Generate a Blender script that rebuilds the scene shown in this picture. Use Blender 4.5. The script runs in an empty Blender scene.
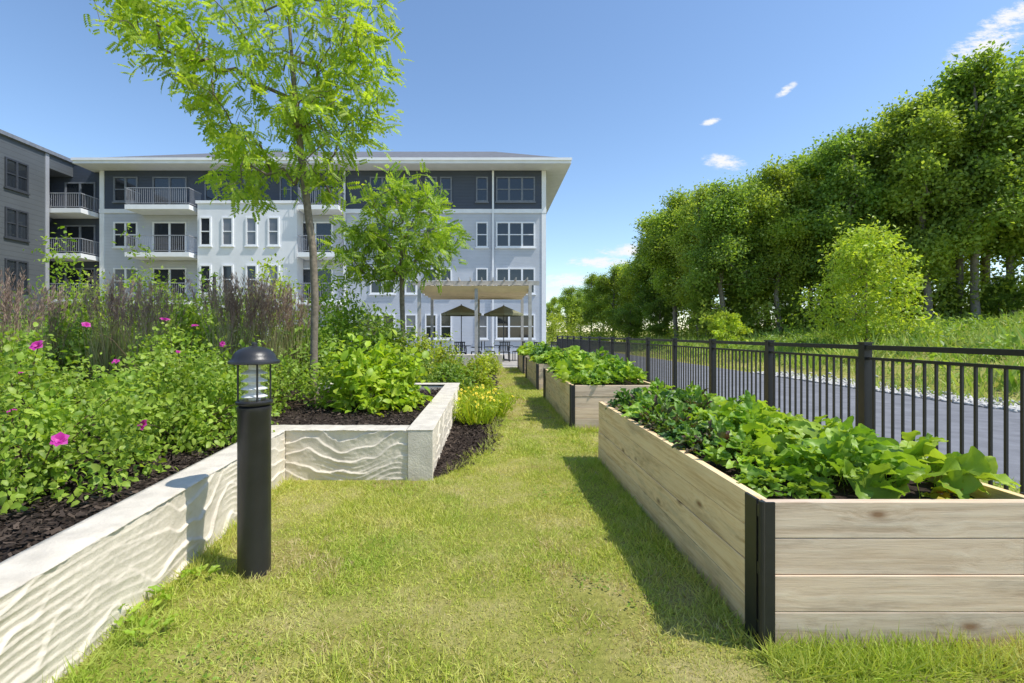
import bpy, math
import numpy as np
from mathutils import Vector
SC=bpy.context.scene; COL=SC.collection
R=np.random.default_rng(11)
PI=math.pi
F=480.;HC=1.3;VX=488.;VY=334.
def at(px,py,Y): return ((px-VX)/F*Y, Y, HC-(py-VY)/F*Y)

# ------------------------------------------------------------------ materials
def new_mat(name):
    m=bpy.data.materials.new(name); m.use_nodes=True
    return m,m.node_tree,m.node_tree.nodes['Principled BSDF']
def nd(nt,t,**k):
    n=nt.nodes.new(t)
    for a,v in k.items(): setattr(n,a,v)
    return n
def ramp(nt,cols,pos=None):
    r=nd(nt,'ShaderNodeValToRGB'); e=r.color_ramp.elements
    if pos is None: pos=[i/(len(cols)-1) for i in range(len(cols))]
    while len(e)<len(cols): e.new(0.5)
    for i,(c,p) in enumerate(zip(cols,pos)):
        e[i].position=p; e[i].color=(c[0],c[1],c[2],1)
    return r
def mixc(nt,fac,a,b,mode='MIX'):
    n=nd(nt,'ShaderNodeMix',data_type='RGBA',blend_type=mode)
    for s,v in ((0,fac),(6,a),(7,b)):
        if isinstance(v,bpy.types.NodeSocket): nt.links.new(v,n.inputs[s])
        elif s==0: n.inputs[0].default_value=v
        else: n.inputs[s].default_value=(v[0],v[1],v[2],1)
    return n.outputs[2]
def noise(nt,vec,scale,detail=4,rough=.55):
    n=nd(nt,'ShaderNodeTexNoise'); n.inputs['Scale'].default_value=scale; n.inputs['Detail'].default_value=detail
    n.inputs['Roughness'].default_value=rough
    if vec is not None: nt.links.new(vec,n.inputs['Vector'])
    return n.outputs['Fac']
def mapping(nt,vec,scale=(1,1,1)):
    m=nd(nt,'ShaderNodeMapping'); m.inputs['Scale'].default_value=scale; nt.links.new(vec,m.inputs['Vector']); return m.outputs[0]
def bump(nt,b,h,strength=.4,dist=.01):
    n=nd(nt,'ShaderNodeBump'); n.inputs['Strength'].default_value=strength; n.inputs['Distance'].default_value=dist
    nt.links.new(h,n.inputs['Height']); nt.links.new(n.outputs[0],b.inputs['Normal'])
def simple(name,col,rough=.6,metal=0,var=.15,scale=6,bmp=0,bscale=40,spec=.4):
    m,nt,b=new_mat(name)
    pos=nd(nt,'ShaderNodeNewGeometry').outputs['Position']
    f=noise(nt,pos,scale)
    r=ramp(nt,[[c*(1-var) for c in col],[min(1,c*(1+var)) for c in col]],[.3,.7])
    nt.links.new(f,r.inputs[0]); nt.links.new(r.outputs[0],b.inputs['Base Color'])
    b.inputs['Roughness'].default_value=rough; b.inputs['Metallic'].default_value=metal
    b.inputs['Specular IOR Level'].default_value=spec
    if bmp: bump(nt,b,noise(nt,pos,bscale,5),bmp,.01)
    return m
def leaf_mat(name,cols,trans=.4,nscale=2.0,nlo=.55,nhi=1.3,tint=(1.5,1.45,.55),rough=.45,spec=.35,pos=None,objvar=False):
    m,nt,b=new_mat(name)
    g=nd(nt,'ShaderNodeNewGeometry')
    r=ramp(nt,cols,pos); nt.links.new(g.outputs['Random Per Island'],r.inputs[0])
    f=noise(nt,g.outputs['Position'],nscale,2)
    r2=ramp(nt,[(nlo,)*3,(nhi,)*3],[.3,.7]); nt.links.new(f,r2.inputs[0])
    c=mixc(nt,1.0,r.outputs[0],r2.outputs[0],'MULTIPLY')
    if objvar:
        oi=nd(nt,'ShaderNodeObjectInfo'); r3=ramp(nt,[(.8,.88,.9),(1.0,1.0,1.0),(1.28,1.15,.95),(.97,1.0,.95)]); nt.links.new(oi.outputs['Random'],r3.inputs[0])
        c=mixc(nt,1.0,c,r3.outputs[0],'MULTIPLY')
    nt.links.new(c,b.inputs['Base Color']); b.inputs['Roughness'].default_value=rough
    b.inputs['Specular IOR Level'].default_value=spec
    if trans>0:
        t=nd(nt,'ShaderNodeBsdfTranslucent')
        nt.links.new(mixc(nt,1.0,c,tint,'MULTIPLY'),t.inputs[0])
        mx=nd(nt,'ShaderNodeMixShader'); mx.inputs[0].default_value=trans
        nt.links.new(b.outputs[0],mx.inputs[1]); nt.links.new(t.outputs[0],mx.inputs[2])
        nt.links.new(mx.outputs[0],nt.nodes['Material Output'].inputs[0])
    return m
def siding(name,col,pitch=.16,lap_shade=.5):
    m,nt,b=new_mat(name)
    g=nd(nt,'ShaderNodeNewGeometry'); s=nd(nt,'ShaderNodeSeparateXYZ'); nt.links.new(g.outputs['Position'],s.inputs[0])
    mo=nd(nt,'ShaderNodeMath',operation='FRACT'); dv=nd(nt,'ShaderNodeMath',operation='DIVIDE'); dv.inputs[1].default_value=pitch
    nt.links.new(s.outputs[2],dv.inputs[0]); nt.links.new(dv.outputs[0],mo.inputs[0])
    r=ramp(nt,[[c*(1-lap_shade) for c in col],col,col],[0,.16,1]); nt.links.new(mo.outputs[0],r.inputs[0])  # shading of the laps painted in as a darker line along each board's bottom
    f=noise(nt,g.outputs['Position'],.7,4); r2=ramp(nt,[(.9,)*3,(1.06,)*3],[.3,.7]); nt.links.new(f,r2.inputs[0])
    nt.links.new(mixc(nt,1.0,r.outputs[0],r2.outputs[0],'MULTIPLY'),b.inputs['Base Color'])
    b.inputs['Roughness'].default_value=.65; bump(nt,b,mo.outputs[0],.5,.02)
    return m
def wood(name,axis,cols,knot=True):
    m,nt,b=new_mat(name)
    g=nd(nt,'ShaderNodeNewGeometry')
    off=nd(nt,'ShaderNodeVectorMath',operation='SCALE'); off.inputs[0].default_value=(7,13,3)
    nt.links.new(g.outputs['Random Per Island'],off.inputs['Scale'])
    ad=nd(nt,'ShaderNodeVectorMath',operation='ADD'); nt.links.new(g.outputs['Position'],ad.inputs[0]); nt.links.new(off.outputs[0],ad.inputs[1])
    sc=[21,21,21]; sc[axis]=1.0
    v=nd(nt,'ShaderNodeTexVoronoi'); ks=[6,6,6]; ks[axis]=2.6; nt.links.new(mapping(nt,ad.outputs[0],ks),v.inputs['Vector']); v.inputs['Scale'].default_value=1
    kd=nd(nt,'ShaderNodeMapRange'); kd.inputs[1].default_value=0; kd.inputs[2].default_value=.45; kd.inputs[3].default_value=.6; kd.inputs[4].default_value=0; nt.links.new(v.outputs['Distance'],kd.inputs[0])
    mpv=mapping(nt,ad.outputs[0],sc); ad2=nd(nt,'ShaderNodeVectorMath',operation='ADD'); nt.links.new(mpv,ad2.inputs[0]); nt.links.new(kd.outputs[0],ad2.inputs[1])
    f=noise(nt,ad2.outputs[0],1.7,8,.7)
    r=ramp(nt,cols,[.3,.5,.7]); nt.links.new(f,r.inputs[0])
    r2=ramp(nt,[(.84,.81,.79),(1.0,.99,.97),(1.1,1.05,.98),(.93,.92,.92)]); nt.links.new(g.outputs['Random Per Island'],r2.inputs[0])
    c=mixc(nt,1.0,r.outputs[0],r2.outputs[0],'MULTIPLY')
    ss=[7,7,7]; ss[axis]=1.3
    st=noise(nt,mapping(nt,ad.outputs[0],ss),1.0,6,.7); r3=ramp(nt,[(.70,.69,.69),(.97,.97,.97),(1.06,1.04,1.0)],[.33,.47,.68]); nt.links.new(st,r3.inputs[0])
    c=mixc(nt,1.0,c,r3.outputs[0],'MULTIPLY')
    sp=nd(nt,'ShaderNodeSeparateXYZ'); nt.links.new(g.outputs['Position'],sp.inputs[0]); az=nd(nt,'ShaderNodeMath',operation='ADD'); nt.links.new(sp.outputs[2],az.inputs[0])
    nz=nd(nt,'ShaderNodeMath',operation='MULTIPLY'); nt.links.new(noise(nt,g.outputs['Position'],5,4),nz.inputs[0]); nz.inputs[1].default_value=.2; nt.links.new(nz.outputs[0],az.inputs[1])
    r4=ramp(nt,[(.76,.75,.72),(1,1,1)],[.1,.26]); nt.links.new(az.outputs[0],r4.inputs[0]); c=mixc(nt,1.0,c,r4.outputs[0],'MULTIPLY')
    if knot:
        kr=ramp(nt,[(.85,.85,.85),(.5,.5,.5),(0,0,0)],[.04,.08,.15]); nt.links.new(v.outputs['Distance'],kr.inputs[0])
        c=mixc(nt,kr.outputs[0],c,(.24,.125,.06))
    nt.links.new(c,b.inputs['Base Color']); b.inputs['Roughness'].default_value=.8; b.inputs['Specular IOR Level'].default_value=.15
    bump(nt,b,f,.45,.005)
    return m

M={}
M['black']=simple('black_metal',(.018,.018,.02),.42,0,.15,20,spec=.5)
M['bollard']=simple('bollard_paint',(.022,.022,.024),.38,0,.2,9,.08,90,spec=.5)
M['concrete']=simple('cast_concrete',(.66,.59,.475),.85,0,.10,5,.3,110,.2)
M['cap']=simple('cap_stone',(.62,.56,.46),.85,0,.15,7,.5,90,.2)
M['asphalt']=simple('asphalt',(.19,.192,.205),.9,0,.18,3,.3,60,.2)
M['paving']=simple('paving',(.38,.36,.33),.85,0,.15,2,.2,30,.2)
M['soil']=simple('soil',(.038,.028,.022),.95,0,.4,14,.8,50,.1)
M['white']=simple('white_trim',(.78,.79,.81),.55,0,.05,2)
M['offwhite']=simple('white_panel',(.72,.73,.75),.6,0,.06,1)
M['greyrail']=simple('grey_rail',(.30,.31,.34),.5,0,.06,1)
M['roof']=simple('roof_shingle',(.15,.155,.17),.85,0,.2,3,.3,10,.2)
M['bark']=simple('bark',(.20,.165,.125),.9,0,.3,18,.6,40,.15)
M['barkdark']=simple('bark_grey',(.23,.20,.165),.9,0,.3,8,.5,20,.15)
M['stembrown']=simple('brown_stem',(.13,.085,.05),.8,0,.3,20)
M['siding']=siding('grey_siding',(.50,.525,.575),.2,.18)
M['navy']=siding('navy_siding',(.052,.066,.096),.2,.3)
M['darksiding']=siding('charcoal_siding',(.088,.099,.110),.3,.5)
M['pane']=simple('window_glass',(.018,.022,.028),.06,0,.3,.3,spec=.8)
M['panelight']=simple('window_glass_blind',(.16,.17,.19),.12,0,.4,.5,spec=.7)
M['darkframe']=simple('dark_frame',(.04,.045,.055),.5)
M['midframe']=simple('grey_frame',(.17,.185,.215),.5)
M['grey_timber']=simple('grey_timber',(.42,.40,.37),.8,0,.15,6)
M['shade']=simple('shade_cloth',(.80,.66,.44),.8,0,.08,3)
M['parasol']=simple('parasol_cloth',(.20,.20,.12),.8,0,.08,3)
M['charcoal_cloth']=simple('charcoal_cloth',(.03,.03,.035),.8)
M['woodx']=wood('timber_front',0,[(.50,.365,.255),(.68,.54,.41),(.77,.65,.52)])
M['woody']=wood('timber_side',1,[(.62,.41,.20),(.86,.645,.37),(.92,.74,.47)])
M['stone']=simple('pale_stone',(.52,.50,.46),.9,0,.25,5)
M['louver']=simple('lamp_louver',(.78,.79,.80),.35,0,.05,5)
m,nt,b=new_mat('lantern_glass'); tr=nd(nt,'ShaderNodeBsdfTransparent'); gl=nd(nt,'ShaderNodeBsdfGlossy'); gl.inputs['Roughness'].default_value=.05
mx=nd(nt,'ShaderNodeMixShader'); mx.inputs[0].default_value=.12; nt.links.new(tr.outputs[0],mx.inputs[1]); nt.links.new(gl.outputs[0],mx.inputs[2])
nt.links.new(mx.outputs[0],nt.nodes['Material Output'].inputs[0]); M['glass']=m
m,nt,b=new_mat('lawn_ground'); g=nd(nt,'ShaderNodeNewGeometry').outputs['Position']
r=ramp(nt,[(.21,.25,.04),(.36,.35,.095),(.49,.42,.21)],[.3,.5,.72]); nt.links.new(noise(nt,g,1.7,6,.6),r.inputs[0])
r2=ramp(nt,[(.6,.62,.55),(1.15,1.1,1.05)],[.3,.7]); nt.links.new(noise(nt,g,34,5,.7),r2.inputs[0])
nt.links.new(mixc(nt,1,r.outputs[0],r2.outputs[0],'MULTIPLY'),b.inputs['Base Color']); b.inputs['Roughness'].default_value=.95; b.inputs['Specular IOR Level'].default_value=.1
bump(nt,b,noise(nt,g,60,5,.7),.8,.02); M['lawn']=m

def grass_mat(name,cols,straw,amt,scale,lush=None):
    m,nt,b=new_mat(name); g=nd(nt,'ShaderNodeNewGeometry')
    r=ramp(nt,cols); nt.links.new(g.outputs['Random Per Island'],r.inputs[0])
    c=r.outputs[0]
    if lush:
        f2=noise(nt,g.outputs['Position'],scale*.45,3,.6); f2r=ramp(nt,[(.65,)*3,(0,0,0)],[.36,.5]); nt.links.new(f2,f2r.inputs[0]); c=mixc(nt,f2r.outputs[0],c,lush)
    if amt>0:
        f=noise(nt,g.outputs['Position'],scale,4,.65); fr=ramp(nt,[(0,0,0),(amt,)*3],[.47,.64]); nt.links.new(f,fr.inputs[0]); c=mixc(nt,fr.outputs[0],c,straw)
    nt.links.new(c,b.inputs['Base Color']); b.inputs['Roughness'].default_value=.55; b.inputs['Specular IOR Level'].default_value=.25
    t=nd(nt,'ShaderNodeBsdfTranslucent'); nt.links.new(mixc(nt,1,c,(1.2,1.15,.7),'MULTIPLY'),t.inputs[0])
    mx=nd(nt,'ShaderNodeMixShader'); mx.inputs[0].default_value=.35
    nt.links.new(b.outputs[0],mx.inputs[1]); nt.links.new(t.outputs[0],mx.inputs[2]); nt.links.new(mx.outputs[0],nt.nodes['Material Output'].inputs[0])
    return m
M['grass']=grass_mat('lawn_grass',[(.31,.42,.05),(.49,.56,.085),(.61,.64,.125),(.66,.62,.22)],(.70,.61,.28),.5,1.7,(.33,.49,.055))
M['dry']=grass_mat('dry_grass',[(.38,.30,.13),(.56,.45,.22),(.68,.57,.31),(.50,.49,.14)],(0,0,0),0,2)
M['meadow']=grass_mat('meadow_grass',[(.20,.36,.04),(.32,.48,.07),(.44,.56,.11),(.50,.50,.17)],(.52,.45,.2),.35,.3,(.2,.38,.05))
M['forest']=leaf_mat('forest_leaf',[(.15,.245,.045),(.24,.35,.065),(.35,.46,.10)],.5,.25,.75,1.25,objvar=True)
M['forestl']=leaf_mat('forest_leaf_pale',[(.19,.285,.05),(.285,.39,.08),(.385,.485,.115)],.5,.25,.78,1.22,objvar=True)
M['young']=leaf_mat('young_leaf',[(.30,.42,.045),(.42,.54,.065),(.52,.60,.10)],.45,1.0,.75,1.2)
M['locust']=leaf_mat('locust_leaf',[(.24,.38,.035),(.36,.50,.055),(.48,.58,.08)],.55,1.2,.75,1.2)
M['locust2']=leaf_mat('small_tree_leaf',[(.20,.34,.035),(.30,.44,.055),(.40,.52,.08)],.5,.8,.7,1.2)
M['rose']=leaf_mat('rose_leaf',[(.18,.30,.035),(.30,.44,.055),(.42,.53,.09)],.42,2.5,.62,1.2)
M['hydr']=leaf_mat('lime_leaf',[(.25,.40,.03),(.37,.51,.04),(.47,.57,.06)],.4,3,.75,1.2)
M['shrub']=leaf_mat('shrub_leaf',[(.14,.25,.035),(.23,.35,.055),(.32,.44,.08)],.42,1.2,.65,1.25)
M['shruby']=leaf_mat('gold_shrub_leaf',[(.26,.36,.03),(.38,.46,.045),(.48,.51,.07)],.42,1.5,.7,1.2)
M['veg']=leaf_mat('vegetable_leaf',[(.16,.31,.03),(.26,.42,.045),(.37,.51,.075)],.36,4,.7,1.2,rough=.45,spec=.35)
M['vegl']=leaf_mat('squash_leaf',[(.22,.37,.03),(.33,.48,.055),(.45,.56,.085)],.38,4,.75,1.2,rough=.45,spec=.3)
M['vegd']=leaf_mat('dark_green_leaf',[(.07,.17,.04),(.12,.24,.055),(.18,.32,.07)],.3,4,.7,1.2,rough=.42,spec=.4)
M['beet']=leaf_mat('beet_leaf',[(.13,.27,.035),(.19,.33,.05),(.11,.13,.05),(.11,.035,.05)],.32,5,.7,1.2,rough=.45,spec=.35)
M['orange']=leaf_mat('orange_leaf',[(.5,.14,.02),(.55,.40,.04),(.40,.5,.06)],.3,5,.8,1.2)
M['straps']=leaf_mat('strap_leaf',[(.26,.40,.03),(.40,.51,.045),(.54,.57,.06)],.45,2,.85,1.15)
M['tallgrass']=leaf_mat('tall_grass',[(.22,.27,.08),(.33,.34,.13),(.43,.38,.2)],.4,1.5,.75,1.15)
M['plume']=leaf_mat('grass_plume',[(.25,.165,.135),(.37,.26,.20),(.49,.37,.28)],.3,2,.8,1.2,tint=(1.2,1.1,1))
M['pink']=leaf_mat('pink_petal',[(.50,.02,.26),(.60,.04,.36),(.66,.09,.44)],.35,6,.9,1.1,tint=(1.1,.8,1.0))
M['yellow']=leaf_mat('yellow_petal',[(.80,.62,.02),(.88,.72,.04),(.88,.76,.1)],.3,6,.9,1.1,tint=(1,1,.7))
M['chips']=leaf_mat('bark_chip',[(.022,.017,.014),(.05,.038,.03),(.12,.09,.068)],0,3,.8,1.2,rough=.9,spec=.1)

# ------------------------------------------------------------------ mesh helpers
def link(o,parent=None):
    COL.objects.link(o)
    if parent: o.parent=parent
    return o
def tag(o,label=None,cat=None,group=None,kind=None):
    for k,v in (('label',label),('category',cat),('group',group),('kind',kind)):
        if v: o[k]=v
    return o
def empty(name,loc=(0,0,0),label=None,cat=None,group=None,rz=0):
    o=bpy.data.objects.new(name,None); o.location=loc; o.rotation_euler=(0,0,rz); o.empty_display_size=.1
    link(o); return tag(o,label,cat,group)
class MB:
    def __init__(s): s.v=[]; s.f=[]
    def hexa(s,p):
        n=len(s.v); s.v+=p
        s.f+=[tuple(n+i for i in q) for q in ((0,3,2,1),(4,5,6,7),(0,1,5,4),(1,2,6,5),(2,3,7,6),(3,0,4,7))]; return s
    def box(s,x0,x1,y0,y1,z0,z1,mp=None):
        p=[(x0,y0,z0),(x1,y0,z0),(x1,y1,z0),(x0,y1,z0),(x0,y0,z1),(x1,y0,z1),(x1,y1,z1),(x0,y1,z1)]
        if mp: p=[mp(*q) for q in p]
        return s.hexa(p)
    def tube(s,pts,rad,n=8,cap=True):
        pts=[Vector(p) for p in pts]; b=len(s.v)
        if not hasattr(rad,'__len__'): rad=[rad]*len(pts)
        for i,p in enumerate(pts):
            d=(pts[min(i+1,len(pts)-1)]-pts[max(i-1,0)]).normalized()
            u=d.orthogonal().normalized() if abs(d.z)<.9 else Vector((1,0,0)); u=(u-d*u.dot(d)).normalized(); w=d.cross(u)
            for k in range(n):
                a=2*PI*k/n; s.v.append(tuple(p+(u*math.cos(a)+w*math.sin(a))*rad[i]))
        for i in range(len(pts)-1):
            for k in range(n):
                k2=(k+1)%n; s.f.append((b+i*n+k,b+i*n+k2,b+(i+1)*n+k2,b+(i+1)*n+k))
        if cap:
            s.f.append(tuple(b+k for k in range(n))[::-1]); s.f.append(tuple(b+(len(pts)-1)*n+k for k in range(n)))
        return s
    def lathe(s,prof,n=32,c=(0,0,0)):
        b=len(s.v)
        for r,z in prof:
            for k in range(n):
                a=2*PI*k/n; s.v.append((c[0]+r*math.cos(a),c[1]+r*math.sin(a),c[2]+z))
        for i in range(len(prof)-1):
            for k in range(n):
                k2=(k+1)%n; s.f.append((b+i*n+k,b+i*n+k2,b+(i+1)*n+k2,b+(i+1)*n+k))
        s.f.append(tuple(b+k for k in range(n))[::-1]); s.f.append(tuple(b+(len(prof)-1)*n+k for k in range(n)))
        return s
    def build(s,name,mat,parent=None,smooth=False,bevel=0):
        me=bpy.data.meshes.new(name); me.from_pydata([tuple(v) for v in s.v],[],s.f); me.update(); me.materials.append(mat)
        if smooth:
            me.polygons.foreach_set('use_smooth',[True]*len(me.polygons))
            try: me.set_sharp_from_angle(angle=math.radians(40))
            except Exception: pass
        o=bpy.data.objects.new(name,me); link(o,parent)
        if bevel:
            md=o.modifiers.new('bevel','BEVEL'); md.width=bevel; md.segments=2; md.limit_method='ANGLE'
        return o
def np_mesh(name,V,loops,sizes,mat,parent=None,smooth=False):
    me=bpy.data.meshes.new(name); V=np.ascontiguousarray(V,dtype=np.float32)
    me.vertices.add(len(V)); me.vertices.foreach_set('co',V.ravel())
    me.loops.add(len(loops)); me.loops.foreach_set('vertex_index',np.ascontiguousarray(loops,dtype=np.int32))
    st=np.concatenate([[0],np.cumsum(sizes)[:-1]]).astype(np.int32)
    me.polygons.add(len(sizes)); me.polygons.foreach_set('loop_start',st)
    if smooth: me.polygons.foreach_set('use_smooth',np.ones(len(sizes),dtype=bool))
    me.update(calc_edges=True); me.validate(); me.materials.append(mat)
    return link(bpy.data.objects.new(name,me),parent)
def stamp(tpl,O,A,S):
    T,Fs=tpl; T=np.asarray(T,float); n=len(O); k=len(T)
    V=np.einsum('nkj,njc->nkc',T[None]*S[:,None,:],A)+O[:,None,:]
    idx=np.concatenate([np.asarray(f) for f in Fs]); sz=np.array([len(f) for f in Fs])
    return V.reshape(-1,3),(idx[None,:]+(np.arange(n)*k)[:,None]).ravel(),np.tile(sz,n)
def merge(parts):
    Vs,Ls,Ss=[],[],[]; off=0
    for V,L,S in parts: Vs.append(V);Ls.append(L+off);Ss.append(S);off+=len(V)
    return np.concatenate(Vs),np.concatenate(Ls),np.concatenate(Ss)
def unit(v): return v/np.maximum(np.linalg.norm(v,axis=-1,keepdims=True),1e-9)
def rnd(n): return unit(R.normal(size=(n,3)))
def frames(D,Nn):
    x=unit(D); y=unit(np.cross(Nn,x)); z=np.cross(x,y); return np.stack([x,y,z],1)
LEAF4=([(0,0,0),(.5,.5,.1),(1,0,-.05),(.5,-.5,.1)],[(0,3,2),(0,2,1)])
LEAF8=([(0,0,0),(.3,.42,.10),(.35,0,.03),(.3,-.42,.10),(.7,.36,.05),(.7,0,-.02),(.7,-.36,.05),(1,0,-.15)],
       [(0,2,1),(0,3,2),(1,2,5,4),(2,3,6,5),(4,5,7),(5,6,7)])
def big_leaf(seed,ruf=.05,droop=.35,pet=.7,pw=.9,lob=.07):
    r=np.random.default_rng(seed); rows=9; cols=(-1,-.55,0,.55,1); T=[];Fs=[]
    ph=r.uniform(0,6,2)
    for i in range(rows):
        t=i/(rows-1); w=.5*max(.02,math.sin(PI*min(1,(t*.93+.04)**pw)))**.65*(1+lob*math.sin(11*t+ph[0]))
        for j,s in enumerate(cols):
            T.append((t+.06*abs(s)*(.5-t)*2,s*w,-droop*t*t+.14*abs(s)*w*2+ruf*math.sin(14*t+ph[1]+2*s)*abs(s)))
    for i in range(rows-1):
        for j in range(4):
            a=i*5+j; Fs.append((a,a+5,a+6,a+1))
    n=len(T)
    T+=[(-pet,.012,-.25),(-pet,-.012,-.25),(-.4*pet,.012,-.05),(-.4*pet,-.012,-.05),(.05,.012,.0),(.05,-.012,.0)]
    Fs+=[(n,n+1,n+3,n+2),(n+2,n+3,n+5,n+4)]
    return (T,Fs)
BIG=[big_leaf(s,.07,.22) for s in range(3)]
RUF=[big_leaf(s+9,.13,.2,.3,.8) for s in range(3)]
def comp_leaf(pairs=6):
    T=[];Fs=[]
    def lf(o,d,L,W):
        d=np.array(d)/np.linalg.norm(d); p=np.array([-d[1],d[0],0]); o=np.array(o); n=len(T)
        T.extend([tuple(o),tuple(o+d*L*.5+p*W/2+[0,0,.015]),tuple(o+d*L+[0,0,-.04]),tuple(o+d*L*.5-p*W/2+[0,0,.015])])
        Fs.append((n,n+1,n+2,n+3))
    for i in range(pairs):
        x=.15+.8*i/pairs
        for s in (-1,1): lf((x,0,-.22*x*x),(.55,s,-.15),.32*(1-.25*abs(x-.5)),.15)
    lf((.97,0,-.22),(1,0,-.3),.28,.15)
    return (T,Fs)
COMP=comp_leaf()
def blade_tpl(nseg=2,bend=.35):
    T=[];Fs=[]
    for i in range(nseg):
        t=i/nseg; w=.5*(1-.35*t); z=bend*t*t; T+=[(t,-w,z),(t,w,z)]
    T.append((1,0,bend))
    for i in range(nseg-1): Fs.append((2*i,2*i+1,2*i+3,2*i+2))
    n=2*(nseg-1); Fs.append((n,n+1,n+2)); return (T,Fs)
BLADE=blade_tpl(2,.35); LONG=blade_tpl(6,-.45)

def cloud_leaves(cent,per,spread,L,W,tpl=LEAF4,up=.7,out=.5,droop=-.15,core=None,svar=.5):
    n=len(cent)*per; c=np.repeat(cent,per,0); P=c+R.normal(size=(n,3))*spread
    if core is None: core=cent.mean(0)
    o=unit(P-core); D=rnd(n)+o*out+np.array([0,0,droop]); Nn=rnd(n)*.8+np.array([0,0,up])+o*.3
    s=R.uniform(1-svar,1+svar,n)
    return stamp(tpl,P,frames(D,Nn),np.stack([L*s,W*s,L*s],1))
def skeleton(trunk,targets,step=.3,jit=.04,first=1,bow=.06,up=.5):
    arr=np.zeros((20000,3)); n=len(trunk); arr[:n]=trunk; par=[-1]+list(range(n-1)); ends=[]
    tr=np.asarray(trunk)[first:]
    d0=np.min(np.linalg.norm(targets[:,None]-tr[None],axis=2),1)
    for t in targets[np.argsort(d0)]:
        A=arr[first:n]; d=np.linalg.norm(A-t,axis=1); h=np.linalg.norm((A-t)[:,:2],axis=1)
        i=int(np.argmin(d+up*np.maximum(0,A[:,2]-t[2]+.35*h)))+first
        dd=np.linalg.norm(arr[i]-t); k=max(1,int(dd/step)); p=i; a=arr[i].copy()
        for j in range(1,k+1):
            f=j/k; q=a+(t-a)*f+(R.normal(size=3)*jit if j<k else 0); q[2]+=bow*dd*math.sin(PI*f)
            arr[n]=q; par.append(p); p=n; n+=1
        ends.append(n-1)
    w=np.zeros(n); w[ends]+=1
    for i in range(n-1,0,-1): w[par[i]]+=w[i]
    return arr[:n],np.array(par),np.maximum(w,1),np.array(ends)
def limb_mesh(name,P,par,rad,mat,parent,n=6):
    i=np.arange(1,len(P)); a=P[par[i]]; b=P[i]; ra=np.minimum(rad[par[i]],rad[i]*1.3); rb=rad[i]
    d=unit(b-a); ref=np.where(np.abs(d[:,2:3])<.9,np.array([[0,0,1.]]),np.array([[1.,0,0]]))
    u=unit(np.cross(ref,d)); v=np.cross(d,u); an=2*PI*np.arange(n)/n
    ring=np.cos(an)[None,:,None]*u[:,None]+np.sin(an)[None,:,None]*v[:,None]
    V=np.concatenate([(a-d*ra[:,None]*.3)[:,None]+ring*ra[:,None,None],(b+d*rb[:,None]*.3)[:,None]+ring*rb[:,None,None]],1).reshape(-1,3)
    fs=np.array([[k,(k+1)%n,n+(k+1)%n,n+k] for k in range(n)])
    loops=(fs.ravel()[None]+(np.arange(len(i))*2*n)[:,None]).ravel()
    return np_mesh(name,V,loops,np.full(len(i)*n,4),mat,parent,True)
def copy_thing(o,loc,rz=0,sc=1.0,label=None,group=None):
    r=o.copy(); COL.objects.link(r); r.location=loc; r.rotation_euler=(0,0,rz)
    r.scale=(sc,sc,sc) if not hasattr(sc,'__len__') else sc
    if label: r['label']=label
    if group: r['group']=group
    for ch in list(o.children):
        c=ch.copy(); COL.objects.link(c); c.parent=r
        for g in list(ch.children):
            d=g.copy(); COL.objects.link(d); d.parent=c
    return r
def sm(t): t=np.clip(t,0,1); return t*t*(3-2*t)
def vnoise(u,v,seed,sc):
    r=np.random.default_rng(seed); g=r.uniform(-1,1,(64,64)); a=np.asarray(u)*sc+31; c=np.asarray(v)*sc+17
    i=np.floor(a).astype(int); j=np.floor(c).astype(int); fu=sm(a-i); fv=sm(c-j); i0=i%64;i1=(i+1)%64;j0=j%64;j1=(j+1)%64
    return (g[i0,j0]*(1-fu)+g[i1,j0]*fu)*(1-fv)+(g[i0,j1]*(1-fu)+g[i1,j1]*fu)*fv

# ------------------------------------------------------------------ terrain
def gz(x,y):
    x=np.asarray(x,float); y=np.asarray(y,float)
    z=-.25*sm((x-4.3)/.9)
    k=np.clip(1.15-y/90,.45,1)
    return z+np.minimum(np.maximum(0,x-11),60)*.12*k*sm((x-11)/5)*np.clip((y+20)/30,0,1)
xs=np.concatenate([np.linspace(-400,-40,14),np.linspace(-36,4,30),np.linspace(4.2,12,27),np.linspace(13,80,60),np.linspace(90,400,14)])
ys=np.concatenate([np.linspace(-100,-5,12),np.linspace(-2,90,80),np.linspace(100,600,16)])
X,Y=np.meshgrid(xs,ys); Z=gz(X,Y)
def grid_obj(name,X,Y,Z,mat,parent=None,smooth=True):
    ny,nx=X.shape; V=np.stack([X,Y,Z],-1).reshape(-1,3); a=(np.arange(ny-1)[:,None]*nx+np.arange(nx-1)[None]).ravel()
    L=np.stack([a,a+1,a+nx+1,a+nx],1).ravel(); return np_mesh(name,V,L,np.full(len(a),4),mat,parent,smooth)
tag(grid_obj('ground',X,Y,Z,M['lawn']),kind='structure')
ry=np.linspace(-10,90,60); rxx=np.linspace(5.25,10.5,6); X,Y=np.meshgrid(rxx,ry)
tag(grid_obj('road',X,Y,gz(X,Y)+.012,M['asphalt']),kind='structure')
tag(MB().box(-12,3.85,18.4,31.2,-.1,.03).build('patio',M['paving']),kind='structure')

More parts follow.
